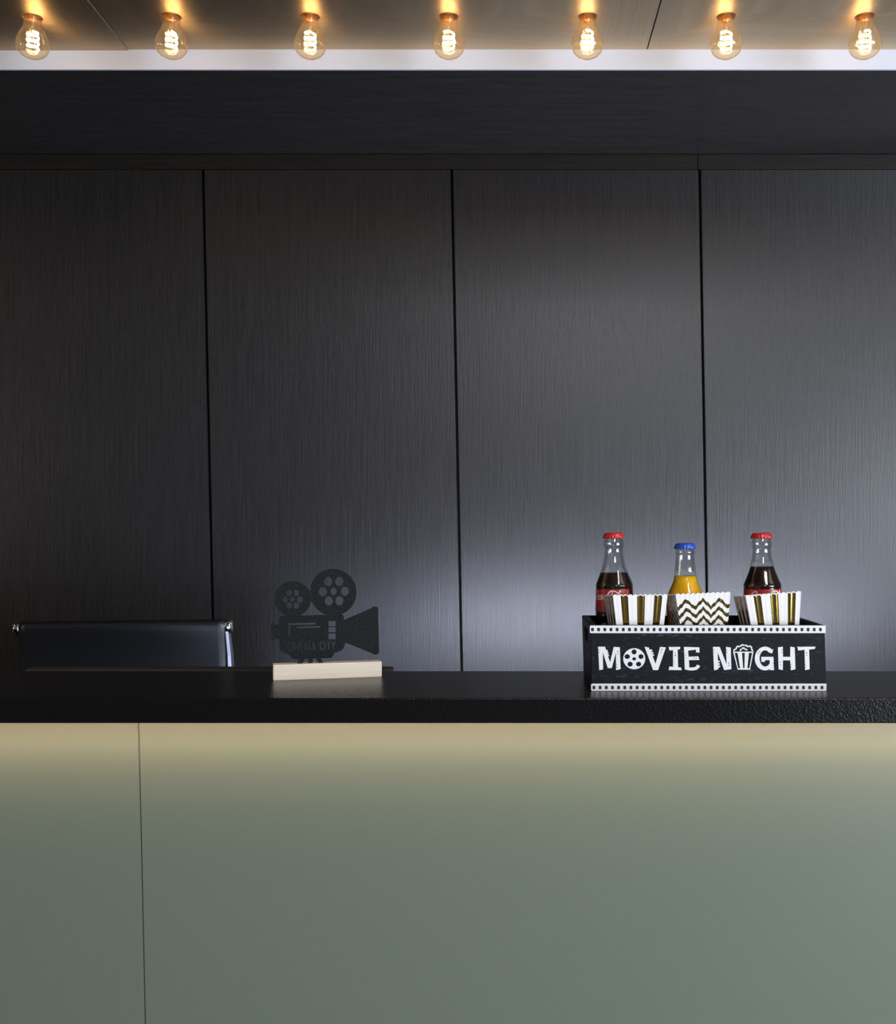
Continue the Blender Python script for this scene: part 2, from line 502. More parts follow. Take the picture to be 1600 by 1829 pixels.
# ------------------------------------------------------------------ counter
HD = 0.231
ZT = HC-HD                                   # worktop height
YF = HD*F/(1247-CY); YR = HD*F/(1198.5-CY)
TH = 45.0/F*YF
top = box('countertop', M_counter, -2.4, 2.4, YF, YR, ZT-TH, ZT, 0.0018)
tag(top, 'long matte black textured countertop above the olive front', 'countertop')
YP = YF+0.090
base = thing('counter_base', 'olive green counter front with a thin panel joint', 'counter', (0, YP, 0))
zt = ZT-TH-0.0005
pt = CY+(HC-zt)/YP*F; pb = CY+(HC-0.02)/YP*F
def cj(py): return 247.2+(py-1293)*(258.8-247.2)/536.0
xl, xr = -2.38, 2.38
def quad(a0, a1, b0, b1):
    fr = [Vector((a0, YP, zt)), Vector((a1, YP, zt)), Vector((b1, YP, 0.02)), Vector((b0, YP, 0.02))]
    return fr, [p+Vector((0, 0.018, 0)) for p in fr]
jt, jb = P(cj(pt), pt, YP).x, P(cj(pb), pb, YP).x
hexa('front_panel', M_olive, *quad(xl, jt-0.0005, xl, jb-0.0005), 0.0010, base)
hexa('front_panel', M_olive, *quad(jt+0.0005, xr, jb+0.0005, xr), 0.0010, base)
box('backing_board', M_olive, xl, xr, YP+0.0185, YP+0.034, 0.0, zt, 0, base)
for x in (-2.37, -0.3, 1.1, 2.352): box('side_panel', M_plastic, x, x+0.018, YP+0.0345, YR-0.01, 0.0, zt, 0, base)
box('added_light_housing', M_alu, -0.31, 2.38, YR+0.0005, YR+0.015, 1.0, 1.058, 0.002, base)  # unseen housing added to go with the light behind the counter
box('work_surface', M_counter, xl, xr, YR-0.0095, YR+0.37, 0.72, 0.745, 0.001, base)

# ------------------------------------------------------------------ monitor behind the counter
YM = YR+0.07
zm = P(0, 1194.6, YM).z
mx0, mx1 = P(44, 1195, YM).x, P(701, 1195, YM).x
mon = thing('monitor', 'wide dark monitor top edge just showing behind the counter', 'monitor', ((mx0+mx1)/2, YM+0.02, 0.745))
bm = bmesh.new(); bm_box(bm, mx0, mx1, YM, YM+0.034, zm-0.26, zm, 0.004, 3)
link('housing', mesh_from(bm, 'housing'), M_monitor, mon)
bm = bmesh.new()
nsl = 118
for i in range(nsl):
    x = mx0+0.008+(mx1-mx0-0.016)*i/nsl
    bm_box(bm, x, x+0.0026, YM-0.0006, YM+0.004, zm-0.009, zm-0.0038)
tag(link('vent_slots', mesh_from(bm, 'vent_slots'), M_black, mon), kind='stuff')
box('screen', M_screen, mx0+0.01, mx1-0.01, YM+0.0335, YM+0.0355, zm-0.25, zm-0.01, 0, mon)  # faces the wall, out of view; its glow is added
bm = bmesh.new(); xc = (mx0+mx1)/2
bm_box(bm, xc-0.03, xc+0.03, YM-0.012, YM-0.0005, 0.75, zm-0.1, 0.002)
bm_box(bm, xc-0.12, xc+0.12, YM-0.05, YM+0.13, 0.745, 0.752, 0.002)
link('stand', mesh_from(bm, 'stand'), M_monitor, mon)

# ------------------------------------------------------------------ office chair
YC = 2.26
xa, xb = P(36, 1110, YC).x, P(405, 1108, YC).x
xm = (xa+xb)/2
chair = thing('office_chair', 'black leather office chair with chrome end caps behind the counter', 'chair', (xm, YC-0.22, 0))
def pz(py): return P(0, py, YC).z
def tilt(x): return (x-xm)/(xb-xa)*0.0055       # right end sits slightly higher
bm = bmesh.new()
nx = 28
R = 0.0125
ztop = pz(1108)-R
prof = []
# roll over the top bar, then the sling down the front and a thin back
for i in range(11):
    a = pi*(1.0-i/10.0)            # from the front (-y) over the top to the back
    prof.append((R*cos(a), ztop+R*sin(a)))
front = [(-R+0.001, ztop-0.012), (-R+0.004, ztop-0.03), (-R+0.008, ztop-0.06), (-R+0.010, ztop-0.12), (-R+0.006, ztop-0.22), (-R-0.004, ztop-0.36), (-R-0.02, ztop-0.5)]
backp = [(y+0.014, z) for y, z in front]
loop = front[::-1]+prof+backp
rows = []
for i in range(nx+1):
    f = i/nx; x = xa+0.002+(xb-xa-0.004)*f
    sag = 0.018*(1-(2*f-1)**2)
    row = []
    for (y, z) in loop:
        k = min(1, max(0, (ztop-z)/0.10))
        row.append(bm.verts.new((x, YC+y+sag*k, z+tilt(x))))
    rows.append(row)
for A, B in zip(rows, rows[1:]):
    for j in range(len(loop)):
        k = (j+1) % len(loop)
        bm.faces.new((A[j], B[j], B[k], A[k]))
bm.faces.new(rows[0]); bm.faces.new(rows[-1][::-1])
bmesh.ops.recalc_face_normals(bm, faces=bm.faces)
link('backrest', mesh_from(bm, 'backrest'), M_leather, chair, True)
for s, x in ((-1, xa), (1, xb)):
    # side rail: flat aluminium bar leaning with the back
    bm = bmesh.new()
    x0 = x-0.0005 if s > 0 else x+0.0060
    zt_, zb_ = ztop-0.012+tilt(x), ztop-0.52
    o2 = 0.006 if s > 0 else 0.0
    w0 = 0.006; back_off = 0.0 if s > 0 else 0.016
    vs = []
    for z, dx, yc, wd, dep in ((zt_, 0, 0.0, w0, 0.020), (ztop-0.06, 0.003*(s > 0), 0.008, w0+0.0008, 0.024), (ztop-0.12, 0.005*(s > 0), 0.010, w0+0.002, 0.026), (ztop-0.3, 0.006*(s > 0), 0.0, w0+0.002, 0.028), (zb_, 0.006*(s > 0), -0.018, w0+0.002, 0.028)):
        xx = x0+dx
        vs.append([bm.verts.new(c) for c in ((xx, YC+yc+back_off-dep/2, z), (xx+wd, YC+yc+back_off-dep/2, z), (xx+wd, YC+yc+back_off+dep/2, z), (xx, YC+yc+back_off+dep/2, z))])
    for A, B in zip(vs, vs[1:]):
        for j in range(4): bm.faces.new((A[j], A[(j+1) % 4], B[(j+1) % 4], B[j]))
    bm.faces.new(vs[0]); bm.faces.new(vs[-1][::-1])
    bmesh.ops.recalc_face_normals(bm, faces=bm.faces)
    bmesh.ops.bevel(bm, geom=list(bm.edges), offset=0.001, segments=2, affect='EDGES')
    link('side_rail', mesh_from(bm, 'side_rail'), M_alu, chair)
    # chrome end cap of the top bar
    bm = bmesh.new()
    xc_ = x+s*0.005
    rings = []
    for q, rad in ((-0.0065, 0.0125), (-0.005, 0.0138), (0.003, 0.0138), (0.006, 0.0120), (0.0068, 0.008)):
        ring = []
        for i in range(28):
            a = 2*pi*i/28
            ring.append(bm.verts.new((xc_+s*q, YC+rad*0.95*cos(a), ztop-0.003+tilt(x)+rad*1.06*sin(a))))
        rings.append(ring)
    for A, B in zip(rings, rings[1:]):
        for i in range(28): bm.faces.new((A[i], A[(i+1) % 28], B[(i+1) % 28], B[i]))
    bm.faces.new(rings[0]); bm.faces.new(rings[-1])
    bmesh.ops.recalc_face_normals(bm, faces=bm.faces)
    cap = link('end_cap', mesh_from(bm, 'end_cap'), M_chrome, chair, True)
    cap['label'] = 'chrome end cap of the top bar'
    bm = bmesh.new()
    for z in (0.005, -0.008):
        tube_bm(bm, [(xc_+s*0.0055, YC-0.004, ztop+z+tilt(x)), (xc_+s*0.0085, YC-0.004, ztop+z+tilt(x))], 0.0035, 12)
    link('screw', mesh_from(bm, 'screw'), M_chrome, cap)
# seat, column, star base (mostly hidden behind the counter)
bm = bmesh.new(); bm_box(bm, xm-0.22, xm+0.22, YC-0.44, YC-0.03, 0.50, 0.535, 0.014, 3)
link('seat', mesh_from(bm, 'seat'), M_leather, chair, True)
bm = bmesh.new(); tube_bm(bm, [(xm, YC-0.22, 0.10), (xm, YC-0.22, 0.50)], [0.03, 0.018], 20)
link('column', mesh_from(bm, 'column'), M_chrome, chair, True)
for i in range(5):
    a = 2*pi*i/5+0.3
    e = Vector((xm+0.24*cos(a), YC-0.22+0.20*sin(a), 0.075))
    bm = bmesh.new(); tube_bm(bm, [(xm+0.02*cos(a), YC-0.22+0.02*sin(a), 0.11), e], [0.018, 0.012], 10)
    lg = link('leg', mesh_from(bm, 'leg'), M_alu, chair, True)
    bm = bmesh.new(); tube_bm(bm, [(e.x-0.012, e.y, 0.0285), (e.x+0.012, e.y, 0.0285)], 0.0285, 18)
    tube_bm(bm, [(e.x, e.y, 0.03), (e.x, e.y, 0.072)], 0.006, 8)
    link('caster', mesh_from(bm, 'caster'), M_plastic, lg, True)

# ------------------------------------------------------------------ film camera sign
by0 = HD*F/(1215.6-CY)          # depth of the near left bottom corner
A0 = Vector(((487.9-CX)/F*by0, by0, ZT))
by1 = HD*F/(1208.7-CY)
A1 = Vector(((681.8-CX)/F*by1, by1, ZT))
dv = (A1-A0); LEN = dv.length; dv.normalize()
nv = Vector((-dv.y, dv.x, 0))
BH, BT = 0.0233, 0.0235
sign = thing('desk_sign', 'black metal film camera silhouette standing on a pale wooden block', 'sign', A0+dv*LEN/2+nv*BT/2)
fr = [A0+Vector((0, 0, BH)), A1+Vector((0, 0, BH)), A1.copy(), A0.copy()]
hexa('wooden_base', M_pine, fr, [p+nv*BT for p in fr], 0.0007, sign)['label'] = 'pale wooden block'
# plate plane through the block
PO = A0+nv*(BT*0.45)
def ray_plane(px, py):
    d = Vector(((px-CX)/F, 1.0, -(py-CY)/F)); o = Vector((0, 0, HC))
    t = (PO-o).dot(nv)/d.dot(nv)
    q = o+d*t-PO
    return q.dot(dv), q.z
def cpx(x, y):                  # pixel of the enlarged crop -> plate coordinates
    return ray_plane(470+x/7.2727, 1010+y/7.2727)
S1 = (385, 433, 236, 230); S2 = (908, 348, 302, 304)
def on(Ssz, deg): return (Ssz[0]+Ssz[2]*cos(radians(deg)), Ssz[1]+Ssz[3]*sin(radians(deg)))
def inside(Ssz, p): return ((p[0]-Ssz[0])/Ssz[2])**2+((p[1]-Ssz[1])/Ssz[3])**2 < 1.0
def body_top(x): return 655-(x-205)*20.0/840.0
# outline: along the body, small reel, large reel
arc1 = [on(S1, d) for d in range(100, 400, 4) if on(S1, d)[1] < body_top(on(S1, d)[0]) and not inside(S2, on(S1, d)) and not (on(S1, d)[0] > 560 and on(S1, d)[1] > 400)]
arc2 = [on(S2, d) for d in range(150, 440, 4) if on(S2, d)[1] < body_top(on(S2, d)[0]) and not inside(S1, on(S2, d)) and not (on(S2, d)[0] < 700 and on(S2, d)[1] > 370)]
out = [(205, 690), (212, 664), (225, 655)]+arc1+arc2
out += [(1022, 634), (1040, 645), (1046, 665), (1046, 708), (1395, 560), (1420, 536), (1475, 534), (1490, 556), (1504, 1120), (1492, 1150), (1440, 1158), (1410, 1140), (1066, 1000), (1055, 1040),
        (1040, 1080), (1000, 1110), (925, 1135), (908, 1170), (885, 1200), (745, 1206), (803, 1292), (735, 1294), (690, 1212), (678, 1240), (672, 1211), (640, 1211), (642, 1296), (583, 1297), (590, 1212), (540, 1213), (495, 1300), (425, 1302), (470, 1215), (410, 1215), (375, 1205),
        (350, 1175), (330, 1150), (270, 1136), (232, 1112), (212, 1080), (210, 952), (165, 952), (140, 970), (106, 972), (97, 750), (133, 744), (150, 768), (205, 770)]
out = [p for p in out if p not in ((678, 1240), (672, 1211))]
# gap between the reels and the body
tri = [on(S1, d) for d in range(10, 70, 5) if on(S1, d)[1] > 470 and on(S1, d)[1] < body_top(0)-8]
tri2 = [on(S2, d) for d in range(100, 170, 4) if on(S2, d)[1] > 470 and on(S2, d)[1] < body_top(0)-10]
gap = tri+[(505, 650), (815, 640)]+tri2
loops = [out, gap]
for cx, cy in ((845, 210), (988, 208), (1060, 335), (990, 458), (850, 460), (775, 340)): loops.append(ell(cx, cy, 53, 60, 28))
loops.append(ell(915, 336, 40, 48, 24))
for cx, cy in ((335, 360), (430, 356), (477, 442), (430, 522), (338, 522), (285, 446)): loops.append(ell(cx, cy, 37, 42, 24))
loops.append(ell(380, 440, 29, 33, 20))
loops.append([(330, 750), (680, 742), (680, 767), (351, 775), (351, 908), (330, 908)])
loops.append([(435, 797), (742, 787), (742, 806), (435, 815)])
for y0, y1 in ((722, 790), (802, 868), (884, 958)): loops.append([(846, y0), (940, y0-1), (944, y1), (848, y1)])
# stencil letters CINEMA CITY, cut through
def letter(ch, x, y0, y1, wd):
    s = 8.5
    h = y1-y0
    def q(pts): return stroke([(x+a*wd, y0+b*h) for a, b in pts], s)
    if ch == 'C': return [q([(0.95, 0.26), (0.75, 0.02), (0.3, 0.02), (0.05, 0.3), (0.05, 0.7), (0.3, 0.98), (0.75, 0.98), (0.95, 0.74)])]
    if ch == 'I': return [q([(0.5, 0), (0.5, 1)])]
    if ch == 'N': return [q([(0.05, 1), (0.05, 0.02), (0.95, 0.98), (0.95, 0)])]
    if ch == 'E': return [q([(0.95, 0.03), (0.1, 0.03), (0.1, 0.97), (0.95, 0.97)]), q([(0.36, 0.5), (0.8, 0.5)])]
    if ch == 'M': return [q([(0.05, 1), (0.12, 0.03), (0.5, 0.85), (0.88, 0.03), (0.95, 1)])]
    if ch == 'A': return [q([(0.05, 1), (0.5, 0.0), (0.95, 1)]), q([(0.42, 0.72), (0.6, 0.72)])]
    if ch == 'T': return [q([(0, 0.03), (1, 0.03)]), q([(0.5, 0.14), (0.5, 1)])]
    if ch == 'Y': return [q([(0.0, 0), (0.5, 0.5), (1.0, 0)]), q([(0.5, 0.6), (0.5, 1)])]
for ch, x, wd in (('C', 318, 38), ('I', 372, 20), ('N', 412, 52), ('E', 486, 34), ('M', 545, 56), ('A', 626, 52), ('C', 738, 40), ('I', 792, 18), ('T', 826, 46), ('Y', 890, 46)):
    y0 = 1002-(x-318)*0.028; y1 = 1108-(x-318)*0.028
    loops += letter(ch, x, y0, y1, wd)
loops = [[cpx(x, y) for x, y in lp] for lp in loops]
me = plate_mesh('camera_plate', loops, 0.0022, lambda u, v, z: PO+dv*u+nv*z+Vector((0, 0, v)))
link('camera_plate', me, M_speck, sign)['label'] = 'black speckled film camera plate'

# ------------------------------------------------------------------ crate
YK = HD*F/(1234.5-CY)
kx0, kx1 = (1057-CX)/F*YK, (1476-CX)/F*YK
KH = ZT-(HC-177.0/F*YK); KH = (HC-177.0/F*YK)-ZT
YKB = (HC-ZT-KH)*F/(1099.0-CY)
lean = -(3.4/F*YK)/KH             # the sides lean a little
TW = 0.0092
crate = thing('crate', 'black wooden crate reading MOVIE NIGHT between white film strips', 'crate', ((kx0+kx1)/2, (YK+YKB)/2, ZT))
def kx(x, z): return x+lean*(z-ZT)
def slab(name, x0, x1, y0, y1, z0, z1, mat=M_crate, bevel=0.0008, holes=None):
    fr = [Vector((kx(x0, z1), y0, z1)), Vector((kx(x1, z1), y0, z1)), Vector((kx(x1, z0), y0, z0)), Vector((kx(x0, z0), y0, z0))]
    return hexa(name, mat, fr, [p+Vector((0, y1-y0, 0)) for p in fr], bevel, crate)
zt_k = ZT+KH
slab('front_board', kx0, kx1, YK, YK+TW, ZT, zt_k)
slab('back_board', kx0, kx1, YKB-TW, YKB, ZT, zt_k)
slab('bottom_board', kx0+TW+0.0003, kx1-TW-0.0003, YK+TW+0.0003, YKB-TW-0.0003, ZT+0.0005, ZT+0.008)
def side(x0, x1):
    ym = (YK+YKB)/2; y0, y1 = YK+TW+0.0002, YKB-TW-0.0002
    z0, z1 = ZT, zt_k
    hl = 0.036; hz = z1-0.022; hh = 0.011
    slot = ell(ym+hl-hh, hz, hh, hh, 14, -90, 90, False)+ell(ym-hl+hh, hz, hh, hh, 14, 90, 270, False)
    me = plate_mesh('side_board', [[(y0, z0), (y1, z0), (y1, z1), (y0, z1)], slot], x1-x0,
                    lambda a, b, c: Vector((kx((x0+x1)/2+c, b), a, b)))
    o = link('side_board', me, M_crate, crate)
    return o
side(kx0, kx0+TW); side(kx1-TW, kx1)
bm = bmesh.new()
for z in (0.046,):
    tube_bm(bm, [(kx(kx0, ZT+z)-0.0012, YK+0.028, ZT+z), (kx(kx0, ZT+z)+0.0005, YK+0.028, ZT+z)], 0.0025, 12)
link('screw', mesh_from(bm, 'screw'), M_alu, crate, True)
# film strips
def face_map(dy):
    return lambda x, y, z: Vector(((x-CX)/F*YK, YK-dy-z, HC-(y-CY)/F*YK))
def strip(xa_, xb_, y0, y1, first, last, hy):
    r = 1.5
    lp = [(xa_+r, y0), (xb_, y0), (xb_, y1), (xa_+r, y1), (xa_, y1-r), (xa_, y0+r)]
    o = link('film_strip', plate_mesh('film_strip', [lp], 0.0002, face_map(0.0002)), M_print, crate)
    hl = []
    for i in range(38):
        c = first+(last-first)*i/37; w2, h2, k = 2.55, 3.1, 1.0
        hl.append([(c-w2+k, hy-h2), (c+w2-k, hy-h2), (c+w2, hy-h2+k), (c+w2, hy+h2-k), (c+w2-k, hy+h2), (c-w2+k, hy+h2), (c-w2, hy+h2-k), (c-w2, hy-h2+k)])
    h = link('perforation', plate_mesh('perforation', hl, 0.0001, face_map(0.0004)), M_print_hole, o)
    h['kind'] = 'stuff'
strip(1053.2, 1474.3, 1117.2, 1130.8, 1058.0, 1464.9, 1124.4)
strip(1055.5, 1475.6, 1221.0, 1234.0, 1060.6, 1467.7, 1227.9)
# lettering (traced at 16x)
def L16(ox, pts): return [(ox+x/16.0, 1145+y/16.0) for x, y in pts]
letters = []
letters.append(('letter_m', [L16(1060, [(128,160),(330,162),(352,250),(395,255),(410,290),(392,300),(398,318),(432,335),(430,355),(402,362),(408,380),(440,395),(448,412),(415,440),(470,605),(575,165),(748,178),(772,800),(642,830),(636,330),(520,770),(405,772),(262,320),(272,810),(162,830)])],
  1060, [(155,250,20,9),(155,320,20,9),(665,668,20,8),(665,742,20,8),(688,292,16,16),(692,365,14,14)]))
letters.append(('letter_o', [L16(1060, ell(1160,505,314,300,56))]+[L16(1060, ell(*e, 28)) for e in ((1155,310,72,72),(960,443,77,68),(1352,443,72,68),(1042,659,75,70),(1285,658,75,67),(1158,508,55,46))], 1060, []))
letters.append(('letter_v', [L16(1160, [(-145,160),(-20,185),(-5,250),(60,232),(80,280),(38,300),(45,315),(95,305),(108,345),(65,362),(72,376),(120,370),(128,412),(85,430),(170,650),(300,165),(465,180),(240,830),(100,830)])],
  1160, [(352,240,17,17),(332,318,14,14)]))
letters.append(('letter_i', [L16(1160, [(545,165),(880,165),(865,235),(800,240),(815,750),(895,755),(915,830),(545,830),(565,725),(668,738),(668,255),(565,270)])],
  1160, [(685,568,20,7),(690,622,12,7),(690,678,12,7),(728,342,13,14),(732,408,18,15),(600,172,6,12),(640,172,6,12),(695,172,6,12),(600,824,6,10),(640,824,6,10),(690,824,6,10)]))
letters.append(('letter_e', [L16(1160, [(980,165),(1420,180),(1425,328),(1320,322),(1330,245),(1100,272),(1112,448),(1390,435),(1425,540),(1122,545),(1135,755),(1270,750),(1330,720),(1350,675),(1440,705),(1420,760),(1350,815),(1250,840),(1120,835),(1005,810)])],
  1160, [(1018,360,16,6),(1018,405,18,7),(1020,465,18,8),(1265,490,18,9),(1328,490,17,14)]))
letters.append(('letter_n', [L16(1265, [(128,165),(322,165),(520,670),(500,165),(638,185),(655,805),(450,830),(262,320),(272,560),(320,565),(320,600),(275,610),(275,630),(325,635),(330,672),(275,685),(280,700),(335,705),(335,742),(290,760),(280,800),(175,840),(160,815)])],
  1265, [(160,250,18,9),(160,320,18,9),(522,250,18,9),(525,320,18,9),(582,625,14,16),(582,695,17,14)]))
def ks(pts): return L16(1265, stroke(catmull(pts, 5), 40))
letters.append(('popcorn_bucket', [L16(1265, [(703,302),(1287,302),(1187,818),(836,818)]), L16(1265, [(750,335),(832,335),(905,775),(850,775)]),
  L16(1265, [(958,335),(1038,335),(1030,775),(990,775)]), L16(1265, [(1155,335),(1248,335),(1170,775),(1112,775)])], 1265, []))
kern = [[(730,290),(735,255),(768,232),(798,228)],[(800,222),(805,175),(850,148),(895,168)],[(912,160),(940,118),(990,112),(1025,128)],[(1040,130),(1080,122),(1110,145),(1128,168)],[(1138,160),(1180,145),(1225,172),(1232,222)],[(1226,236),(1250,255),(1258,288)],
        [(908,285),(922,245),(950,228)],[(962,218),(990,198),(1022,210),(1032,236)],[(1046,238),(1080,238),(1105,265)]]
letters.append(('letter_g', [L16(1360, [(335,215)]+ell(100,498,295,340,40,-46,-297,False)+[(240,830),(355,830),(335,450),(-10,450),(-10,592),(95,592),(95,545),(230,545),(232,640)]+ell(100,495,160,232,32,38,303,False)+[(175,310),(300,355)])],
  1360, [(330,635,18,8),(330,700,18,8),(332,765,18,8),(-62,290,14,16),(-98,348,17,15)]))
letters.append(('letter_h', [L16(1360, [(465,180),(605,160),(610,450),(815,450),(818,160),(945,180),(965,805),(835,835),(815,550),(608,550),(605,830),(485,805)])],
  1360, [(585,250,20,9),(585,320,20,9),(840,668,18,8),(840,742,20,8),(538,605,15,16),(540,680,15,12)]))
letters.append(('letter_t', [L16(1360, [(1020,160),(1540,160),(1520,225),(1355,240),(1372,805),(1240,830),(1225,248),(1042,270)])],
  1360, [(1255,668,20,8),(1255,742,20,8),(1288,335,15,17),(1288,405,13,12),(1080,170,6,12),(1125,170,6,12),(1175,170,6,12)]))
for nm, lps, ox, marks in letters:
    o = link(nm, plate_mesh(nm, lps, 0.0002, face_map(0.0002)), M_print, crate)
    if marks:
        ml = [L16(ox, ell(x, y, a, b, 10)) for x, y, a, b in marks]
        link('wear_mark', plate_mesh('wear_mark', ml, 0.0001, face_map(0.0004)), M_print_hole, o)['kind'] = 'stuff'
    if nm == 'popcorn_bucket':
        bm = bmesh.new()
        for kk in kern:
            me = plate_mesh('kernel', [ks(kk)], 0.0002, face_map(0.0002)); bm.from_mesh(me); bpy.data.meshes.remove(me)
        link('popcorn_outline', mesh_from(bm, 'popcorn_outline'), M_print, o)

# ------------------------------------------------------------------ bottles
YBT = YKB-TW-0.0315
ZB = ZT+0.0082
def zof(py): return HC-(py-CY)/F*YBT
KP = YBT/F
def crown(name, mat, parent, z_top, r):
    h = 10.2*KP
    prof = [(0, z_top), (r*0.55, z_top), (r*0.80, z_top-0.0004), (r*0.88, z_top-0.0013), (r*0.93, z_top-0.003), (r*0.97, z_top-h*0.62), (r*1.0, z_top-h*0.98), (r*0.985, z_top-h), (r*0.92, z_top-h*0.97), (r*0.88, z_top-h*0.5), (0, z_top-h*0.45)]
    def rf(rr, z, a):
        k = min(1, max(0, (z_top-0.0022-z)/(h*0.75)))
        return rr*(1+0.045*k*cos(21*a)) if rr > r*0.85 else rr
    return lathe(name, mat, prof, 126, parent, rf)
def coke(name, px, label, rot, liq_py, dy):
    root = thing(name, label, 'bottle', (P(px, 1100, YBT).x, YBT, ZB), 'glass soda bottles in the crate')
    root.rotation_euler = (0, -0.016, 0)
    def zl(py): return zof(py+dy)-ZB
    pts = [(1116, 33.0), (1100, 34.2), (1090, 34.2), (1078, 33.6), (1062, 32.9), (1050, 32.7), (1047.4, 32.9), (1046, 33.4), (1044, 33.2), (1040, 31.8), (1034, 29.2), (1027, 26.4), (1020, 23.6), (1012, 21.2), (1004, 19.2), (995, 17.4), (988, 16.3), (982, 15.8), (977, 15.9), (976, 17.2), (974, 18.0), (969, 17.6), (964, 16.6), (960.5, 16.0), (957, 15.2)]
    prof = [(0.0, 0.003), (0.020, 0.0015), (0.026, 0.0), (0.0285, 0.003), (0.029, 0.012), (0.0268, 0.03), (0.0258, 0.045), (0.0268, 0.058)]
    zz = [(r*KP, zl(p)) for p, r in pts if zl(p) > 0.062]
    prof += zz
    def fl(rr, z, a):
        k = 1.0 if zl(1042) < z < zl(1000) else 0.0
        f = max(0, min(1, (z-zl(1044))/0.01, (zl(990)-z)/0.03))
        return rr*(1-0.018*f*(0.5-0.5*cos(10*a)))
    lathe('glass', M_bottle, prof, 80, root, fl)
    # inner wall of the empty neck
    zi = zl(liq_py)
    inner = [(r*KP-0.0024, zl(p)) for p, r in pts if zi+0.001 < zl(p) < zl(959)]
    if inner: lathe('inner_wall', M_bottle, inner, 60, root)
    def rad_at(z):
        for (r0, z0), (r1, z1) in zip(prof, prof[1:]):
            if z0 <= z <= z1: return r0+(r1-r0)*(z-z0)/max(1e-9, z1-z0)
        return prof[-1][0]
    lp = [(0, 0.004)]+[(max(0.001, r-0.0007), z+0.0006) for r, z in prof if 0.004 < z+0.0006 < zi-0.001]
    lp += [(rad_at(zi)-0.0007, zi), (rad_at(zi)-0.003, zi-0.0003), (0, zi-0.0004)]
    def fl2(rr, z, a): return fl(rr, z, a) if rr > 0.012 else rr
    lathe('cola', M_cola, lp, 80, root, fl2)
    crown('bottle_cap', M_red_cap, root, zl(951.2), 18.9*KP)
    # label: a wrapped red band open at one side
    zt_l, zb_l = zl(1050.8), zl(1090.5)
    a_end = radians(rot+30.2*4.62); a_start = a_end-radians(338)
    def rl(z): return rad_at(z)+0.00025
    def on_cyl(phi, z, off):
        r = rl(z)+off
        return Vector((r*sin(phi), -r*cos(phi), z))
    bm = bmesh.new(); rows = []
    for j in range(7):
        z = zb_l+(zt_l-zb_l)*j/6
        rows.append([bm.verts.new(on_cyl(a_start+(a_end-a_start)*i/90, z, 0)) for i in range(91)])
    for Ar, Br in zip(rows, rows[1:]):
        for i in range(90): bm.faces.new((Ar[i], Ar[i+1], Br[i+1], Br[i]))
    lab = link('label', mesh_from(bm, 'label'), M_red_label, root, True, False)
    lab['label'] = 'red paper label'
    un = 12.0*KP; zbase = zl(1066.0)
    st = [
      ([(0.80,0.62),(0.86,0.85),(0.76,1.0),(0.55,0.9),(0.32,0.6),(0.18,0.25),(0.24,0.0),(0.42,0.0),(0.60,0.15)], .10),
      ([(0.86,0.42),(0.74,0.32),(0.70,0.1),(0.80,0.0),(0.92,0.12),(0.96,0.34),(0.88,0.42),(0.98,0.36)], .09),
      ([(1.30,0.34),(1.22,0.42),(1.08,0.28),(1.04,0.08),(1.14,0.0),(1.28,0.10)], .10),
      ([(1.60,0.36),(1.48,0.42),(1.36,0.24),(1.36,0.04),(1.46,0.0),(1.58,0.2),(1.64,0.42),(1.60,0.1),(1.66,0.0),(1.76,0.10)], .09),
      ([(1.80,0.30),(1.90,0.33)], .10),
      ([(2.62,0.55),(2.70,0.8),(2.62,0.95),(2.44,0.85),(2.22,0.5),(2.12,0.15),(2.22,0.0),(2.42,0.05),(2.56,0.2)], .10),
      ([(2.10,0.2),(2.22,0.62),(2.44,0.96),(2.72,1.06),(3.02,0.92),(3.22,0.72),(3.34,0.62)], [.04,.10,.13,.15,.15,.14,.06]),
      ([(2.86,0.42),(2.74,0.32),(2.70,0.1),(2.80,0.0),(2.92,0.12),(2.96,0.34),(2.88,0.42),(2.98,0.36)], .09),
      ([(3.06,0.2),(3.24,0.5),(3.44,0.84),(3.54,1.02),(3.46,1.04),(3.30,0.72),(3.20,0.3),(3.22,0.04),(3.32,0.02),(3.42,0.14)], .09),
      ([(3.72,0.36),(3.60,0.42),(3.48,0.24),(3.48,0.04),(3.58,0.0),(3.70,0.2),(3.76,0.42),(3.72,0.1),(3.78,0.0),(3.92,0.16),(4.0,0.4)], .09),
      ([(0.42,-0.02),(0.55,-0.2),(1.0,-0.28),(1.5,-0.2),(2.0,-0.3)], [.04,.10,.13,.10,.04])]
    bm = bmesh.new()
    def ribbon(pl, wd):
        pts_ = catmull(pl, 6)
        ws = [wd]*len(pts_) if not isinstance(wd, list) else [wd[min(len(wd)-1, int(i/6))]+(wd[min(len(wd)-1, int(i/6)+1)]-wd[min(len(wd)-1, int(i/6))])*((i % 6)/6.0) for i in range(len(pts_))]
        o_ = stroke(pts_, ws); n = len(pts_)
        Lp, Rp = o_[:n], o_[n:][::-1]
        vs = [[bm.verts.new(on_cyl(radians(rot+30.2*u), zbase+v*un, 0.00018)) for u, v in pp] for pp in (Lp, Rp)]
        for i in range(n-1): bm.faces.new((vs[0][i], vs[1][i], vs[1][i+1], vs[0][i+1]))
    for pl, wd in st: ribbon(pl, wd)
    ribbon([(4.34, 1.0), (4.36, -1.5)], .045)
    link('lettering', mesh_from(bm, 'lettering'), M_label_white, lab, True, False)['label'] = 'white script lettering'
    return root
coke('soda_bottle', 1099.6, 'dark cola bottle with red cap behind the left striped popcorn box', -93, 1022.5, 0)
coke('soda_bottle', 1363.9, 'dark cola bottle with red cap behind the right striped popcorn box', -56, 1011.5, 0.3)
